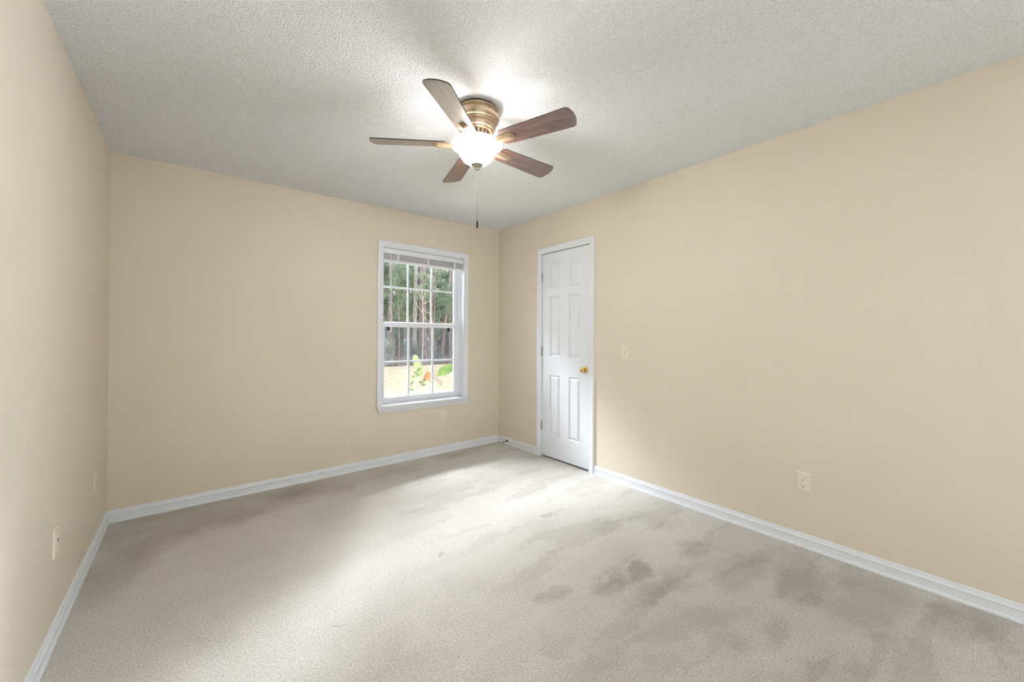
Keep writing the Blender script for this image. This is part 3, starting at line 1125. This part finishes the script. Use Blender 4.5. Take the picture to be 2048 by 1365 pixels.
def trunk_bm(h, r, lean=(0, 0), wob=0.12, taper=0.55, n=10):
    bm = NB()
    pts, rad = [], []
    for i in range(9):
        t = i / 8
        pts.append((lean[0] * t * h + wob * math.sin(5 * t + r * 40) * t, lean[1] * t * h + wob * math.cos(4 * t + r * 30) * t, -0.05 + h * t))
        rad.append(r * (1 + 0.35 * max(0, 1 - t * 12)) * (1 - (1 - taper) * t))
    tube(bm, pts, rad, n)
    return bm


def leaves_bm(bm, c, rad, n, size, flat=1.0, g=rnd):
    """leafy mass: many small leaf blades scattered through an ellipsoid"""
    for _ in range(n):
        while True:
            p = Vector((g.uniform(-1, 1), g.uniform(-1, 1), g.uniform(-1, 1)))
            if p.length < 1:
                break
        p = Vector((c[0] + p.x * rad[0], c[1] + p.y * rad[1], c[2] + p.z * rad[2]))
        d = Vector((g.gauss(0, 1), g.gauss(0, 1), g.gauss(0, 0.7))).normalized()
        e = d.cross(Vector((g.gauss(0, 1), g.gauss(0, 1), g.gauss(0, 1)))).normalized()
        s = size * g.uniform(0.6, 1.3)
        w = s * 0.34
        v = [bm.verts.new(p + d * a + e * b_) for a, b_ in ((-s, 0), (-s * .2, w), (s, 0), (-s * .2, -w))]
        bm.faces.new(v)


def tree(name, loc, h, r, bark, clumps, leafmat, label, cat='tree', group=None, lean=(0, 0), wob=0.12, lsize=0.07):
    t = thing(name, (0, 0, 0), label, cat, group)
    obj('trunk', trunk_bm(h, r, lean, wob), bark, t, smooth=True, angle=80)
    if clumps:
        bm = NB()
        for c, rad, n in clumps:
            leaves_bm(bm, c, rad, n, lsize)
            # the bough that carries this mass
            base = Vector((lean[0] * c[2], lean[1] * c[2], max(0.4, c[2] - 0.5)))
            tube(bm, [base, (Vector(c) + base) / 2 + Vector((0, 0, 0.2)), Vector(c)], [0.05, 0.035, 0.015], 5, mi=1)
        obj('foliage', bm, [leafmat, bark], t)
    t.location = (loc[0], loc[1], GZ)
    t.rotation_euler = (0, 0, 0)
    return t


def clump_set(n, zr, spread, rad, leaves, g=rnd):
    out = []
    for _ in range(n):
        a = g.uniform(0, 2 * math.pi)
        q = spread * math.sqrt(g.uniform(0, 1))
        s = g.uniform(0.75, 1.25)
        out.append(((q * math.cos(a), q * math.sin(a), g.uniform(*zr)), (rad * s, rad * s, rad * s * 0.65), leaves))
    return out


def along(px, Y):
    """x on the sight line that crosses the window at image column px, at distance Y beyond the wall"""
    d = fw + rt2 * ((px - 1024) / PX)
    return CAM.x + d.x / d.y * (Y - CAM.y)


# the distinct trees at the edge of the woods
for px, Y, h, r, bark, lean, wob, nm, lab in (
        (845.5, 18.3, 16, 0.245, MBK1, (0, 0), 0.05, 'pine_tree', 'thick dark barked pine trunk in the middle of the window view'),
        (829, 17.9, 12.5, 0.130, MBK2, (0.01, 0), 0.08, 'pine_tree', 'slim pale trunk just left of the thick dark pine'),
        (780.5, 17.7, 13.5, 0.140, MBK1, (0, 0), 0.06, 'pine_tree', 'dark slim trunk at the left edge of the window view'),
        (883, 19.2, 10.5, 0.11, MBK1, (0.11, 0.0), 0.05, 'leaning_tree', 'leaning slender trunk at the right of the window view'),
        (861, 18.6, 14, 0.12, MBK1, (0, 0), 0.06, 'pine_tree', 'dark trunk just right of the thick dark pine'),
        (868, 19.1, 17.5, 0.07, MBK1, (0, 0), 0.08, 'pine_tree', 'thin trunk left of the leaning slender trunk'),
        (905, 17.4, 12, 0.10, MBK1, (0, 0), 0.05, 'pine_tree', 'slim trunk at the right edge of the window view')):
    tree(nm, (along(px, Y), Y), h, r, bark, [((lean[0] * h, 0, h - 0.3 - 0.8 * k), (0.5, 0.5, 0.4), 160) for k in range(2)], MLF1, lab, 'tree', wob=wob, lean=lean)
# leafy understorey trees, whose crowns fill the upper panes
for px, Y, z0, z1, mat_, lab in (
        (770, 20.6, 2.2, 6.4, MLF1, 'dense evergreen tree behind the dark slim trunk on the left'),
        (812, 21.4, 2.6, 6.2, MLF2, 'pale leafy tree in the left upper panes'),
        (839, 19.9, 3.2, 6.8, MLF1, 'tall evergreen crown above the thick dark pine'),
        (866, 22.0, 2.9, 6.4, MLF2, 'bright leafy crown right of the thick dark pine'),
        (899, 20.4, 2.7, 7.0, MLF1, 'dense evergreen tree filling the right upper panes'),
        (782, 23.4, 1.6, 7.4, MLF2, 'light green tree behind the left evergreens'),
        (824, 24.6, 1.8, 7.6, MLF1, 'dark green tree behind the pale leafy one'),
        (854, 24.6, 1.7, 7.4, MLF1, 'dark green tree behind the thick dark pine'),
        (886, 24.2, 1.8, 7.6, MLF2, 'light green tree behind the leaning trunk'),
        (916, 22.8, 1.6, 7.6, MLF1, 'dark green tree at the far right behind the window frame')):
    w_ = 0.22
    tree('leafy_tree', (along(px, Y), Y), z1 + 0.2, 0.05, MBK1, clump_set(11, (z0, z1), w_, 0.52, 430), mat_, lab, 'tree', wob=0.08, lsize=0.075)
# low branches of the evergreens that hang into the upper panes
for px, Y, z0, z1, mat_, lab in (
        (750, 16.9, 2.6, 4.9, MLF2, 'small light green tree at the left of the upper panes'),
        (798, 16.6, 3.0, 5.3, MLF1, 'small evergreen crown in the upper left panes'),
        (850, 16.9, 4.0, 5.6, MLF2, 'small light crown in front of the thick dark pine'),
        (899, 16.7, 2.9, 5.2, MLF1, 'small evergreen crown at the right of the upper panes')):
    tree('young_tree', (along(px, Y), Y), z1 + 0.2, 0.035, MBK1, clump_set(8, (z0, z1), 0.30, 0.45, 330), mat_, lab, 'tree', wob=0.10, lsize=0.055)
# shrubs along the edge of the woods
for px, Y, h, wd, mat_, lab in (
        (806, 19.3, 2.6, 0.80, MLF3, 'large blue green shrub under the trees, left of the window view'),
        (827, 16.85, 1.2, 0.45, MLF3, 'dark green shrub at the foot of the slim pale trunk'),
        (776, 16.95, 1.6, 0.40, MLF2, 'grey green bush at the foot of the left trunk'),
        (874, 16.9, 0.8, 0.45, MLF3, 'low dark bush at the edge of the lawn, right of the thick pine')):
    t = thing('shrub', (0, 0, 0), lab, 'shrub')
    bm = NB()
    for k in range(7):
        a = k * 0.9
        tube(bm, [(0, 0, -0.03), (0.25 * wd * math.cos(a), 0.25 * wd * math.sin(a), h * 0.4), (0.6 * wd * math.cos(a), 0.6 * wd * math.sin(a), h * 0.8)], [0.03, 0.02, 0.008], 5)
    obj('stems', bm, MBK1, t)
    bm = NB()
    leaves_bm(bm, (0, 0, h * 0.52), (wd, wd, h * 0.5), 1500, 0.05)
    obj('foliage', bm, mat_, t)
    t.location = (along(px, Y), Y, GZ)
# bare dead branch reaching out in front of the pine
t = thing('dead_sapling', (0, 0, 0), 'bleached bare sapling with forked twigs in front of the thick pine', 'sapling')
bm = NB()
tube(bm, [(0, 0, -0.03), (0.05, 0, 2.2), (0.0, 0, 3.4), (-0.08, 0, 4.4)], [0.03, 0.025, 0.018, 0.006], 6)
for z, dx, dz, tw in ((3.1, 0.9, -0.5, 1), (3.4, 0.8, 0.35, 1), (2.9, -0.45, 0.75, 1), (3.6, -0.3, 0.6, 0), (2.7, 1.2, -0.75, 1), (3.7, 0.35, 0.6, 0)):
    tube(bm, [(0.02, 0, z), (dx * 0.5, 0.1, z + dz * 0.45), (dx, 0.15, z + dz)], [0.014, 0.010, 0.004], 5)
    if tw:
        tube(bm, [(dx * 0.5, 0.1, z + dz * 0.45), (dx * 0.75, 0.2, z + dz * 0.45 + 0.3)], [0.008, 0.003], 5)
obj('twigs', bm, MTWG, t, smooth=True)
t.location = (along(845, 16.0), 16.0, GZ)

# the many trunks deeper in the woods
d_lab = 'slender tree trunk deep in the woods beyond the lawn'
d_grp = 'trunks deep in the woods'
protos = []
for k in range(4):
    tr = thing('forest_tree', (0, 0, 0), d_lab, 'tree', d_grp)
    obj('trunk', trunk_bm(13, 0.085 + 0.022 * k, wob=0.08), MBK1 if k != 2 else MBK2, tr, smooth=True, angle=80)
    bm = NB()
    for c, rad, n in clump_set(6, (0.3, 2.6), 0.45, 0.52, 200) + clump_set(13, (2.0, 9.0), 0.40, 0.50, 220):
        leaves_bm(bm, c, rad, n, 0.10)
    obj('foliage', bm, (MLF1, MLF4, MLF2, MLF3)[k], tr)
    protos.append(tr)
spots = []
for row in range(9):
    Y = 26.9 + row * 2.0
    x0, x1 = along(750, Y) - 5.5, along(930, Y) + 2.5
    n = int((x1 - x0) / 1.95)
    for k in range(n):
        spots.append((x0 + (x1 - x0) * (k + 0.5 + (0.25 if row % 2 else -0.25)) / n, Y + rnd.uniform(-0.12, 0.12)))
for i, (x, y) in enumerate(spots):
    o = protos[i] if i < 4 else copy_tree(protos[rnd.randrange(4)])
    o.location = (x, y, GZ)
    s = rnd.uniform(0.85, 1.0)
    o.scale = (s, s, rnd.uniform(0.9, 1.2))
    o.rotation_euler = (0, 0, rnd.uniform(0, 6.28))


# banana plant and thin wild shoots close to the house
def strip_leaf(name, mid, wid, nrm, mat, parent, fold=0.25):
    """broad leaf blade along a midrib: mid points, half widths, sideways direction"""
    bm = NB()
    side = Vector(nrm).normalized()
    dn = Vector((0, 0, -1))
    rows = []
    for p, w in zip(mid, wid):
        p = Vector(p)
        rows.append([bm.verts.new(q) for q in (p - side * w + dn * w * fold, p - side * w * 0.5 + dn * w * fold * 0.3, p, p + side * w * 0.5 + dn * w * fold * 0.3, p + side * w + dn * w * fold)])
    for a, b_ in zip(rows, rows[1:]):
        for k in range(4):
            bm.faces.new((a[k], a[k + 1], b_[k + 1], b_[k]))
    bmesh.ops.solidify(bm, geom=bm.faces[:], thickness=0.003)
    return obj(name, bm, mat, parent, smooth=True, angle=80)


MBL1 = noisy('banana_leaf_yellow_green', (0.34, 0.45, 0.14), (0.56, 0.62, 0.34), 6.0, rough=0.4)
MBL2 = noisy('banana_leaf_green', (0.12, 0.28, 0.04), (0.44, 0.54, 0.16), 5.0, rough=0.4)
MBL3 = noisy('withered_orange_leaf', (0.42, 0.20, 0.04), (0.60, 0.36, 0.14), 8.0, rough=0.7)
MBL4 = noisy('withered_pale_leaf', (0.46, 0.37, 0.30), (0.64, 0.57, 0.50), 7.0, rough=0.8)
MSTM = noisy('banana_stem_tan', (0.40, 0.27, 0.17), (0.68, 0.52, 0.38), 10.0, rough=0.8)
bp = thing('banana_plant', (0.765, 3.5, GZ), 'young banana plant with green, orange and withered leaves outside the window', 'plant')
bm = NB()
tube(bm, [(0.765, 3.5, GZ - 0.03), (0.766, 3.5, 0.0), (0.772, 3.5, 0.22), (0.80, 3.5, 0.36)], [0.055, 0.045, 0.034, 0.022], 10)
tube(bm, [(0.772, 3.5, 0.20), (0.745, 3.48, 0.30), (0.735, 3.47, 0.40)], [0.02, 0.016, 0.012], 8)
tube(bm, [(0.80, 3.5, 0.34), (0.88, 3.5, 0.42), (1.00, 3.5, 0.47), (1.12, 3.5, 0.45)], [0.02, 0.016, 0.014, 0.012], 8)
obj('stem', bm, MSTM, bp, smooth=True)
strip_leaf('leaf', [(0.745, 3.47, 0.42), (0.69, 3.45, 0.55), (0.63, 3.43, 0.70), (0.58, 3.42, 0.82), (0.565, 3.42, 0.85)], [0.03, 0.085, 0.085, 0.06, 0.02], (0.9, 0.2, 0.35), MBL1, bp, 0.1)
strip_leaf('leaf', [(1.12, 3.5, 0.42), (1.22, 3.5, 0.49), (1.34, 3.5, 0.54), (1.46, 3.5, 0.58), (1.56, 3.5, 0.60)], [0.03, 0.095, 0.10, 0.07, 0.02], (-0.3, 0.45, 0.85), MBL2, bp, 0.05)
strip_leaf('leaf', [(0.80, 3.48, 0.39), (0.86, 3.46, 0.45), (0.92, 3.44, 0.40), (0.96, 3.43, 0.30)], [0.03, 0.10, 0.10, 0.05], (0.25, 0.3, 0.9), MBL3, bp, 0.1)
strip_leaf('leaf', [(0.93, 3.5, 0.50), (1.00, 3.5, 0.50), (1.08, 3.5, 0.44), (1.12, 3.5, 0.36)], [0.06, 0.11, 0.11, 0.05], (0.3, 0.3, 0.85), MBL4, bp, 0.1)
strip_leaf('leaf', [(1.06, 3.46, 0.38), (1.12, 3.45, 0.33), (1.16, 3.44, 0.26), (1.15, 3.44, 0.20)], [0.04, 0.06, 0.05, 0.015], (0.8, 0.4, 0.3), MBL4, bp, 0.3)

MVL = noisy('wild_shoot_leaf', (0.10, 0.19, 0.05), (0.28, 0.40, 0.14), 12.0, rough=0.5)
MVS2 = plain('wild_shoot_stem', (0.30, 0.20, 0.13), 0.8)
wp = thing('wild_shoot', (0.30, 3.3, GZ), 'thin arching shoot with small green leaves left of the banana plant', 'plant')
bm = NB()
tube(bm, [(0.22, 3.3, GZ - 0.03), (0.30, 3.3, -0.1), (0.36, 3.3, 0.06), (0.46, 3.3, 0.30), (0.54, 3.3, 0.46), (0.62, 3.3, 0.58)], [0.008, 0.008, 0.007, 0.006, 0.005, 0.003], 6)
tube(bm, [(0.45, 3.25, GZ - 0.03), (0.52, 3.28, 0.02), (0.60, 3.3, 0.24), (0.66, 3.3, 0.36)], [0.006, 0.006, 0.005, 0.003], 6)
obj('stems', bm, MVS2, wp, smooth=True)
for (x, z, s, a) in ((0.47, 0.20, .05, -0.1), (0.46, 0.33, .05, 0.9), (0.49, 0.45, .055, 0.1), (0.57, 0.47, .05, 0.3), (0.60, 0.58, .06, 0.6), (0.53, 0.52, .04, 2.4),
                     (0.70, 0.28, .06, 0.0), (0.72, 0.36, .05, 0.7), (0.64, 0.33, .045, 2.6), (0.40, 0.17, .03, 0.5), (0.36, 0.0, .03, 0.8), (0.43, -0.02, .03, 2.0)):
    d = (math.cos(a), 0, math.sin(a))
    mid = [(x + d[0] * s * (t - 1), 3.29, z + d[2] * s * (t - 1)) for t in (0, 0.5, 1.1, 1.7, 2.0)]
    strip_leaf('leaf', mid, [0.004, s * .38, s * .45, s * .28, 0.003], (-d[2] * 0.8, 0.5, d[0] * 0.8), MVL, wp, 0.15)
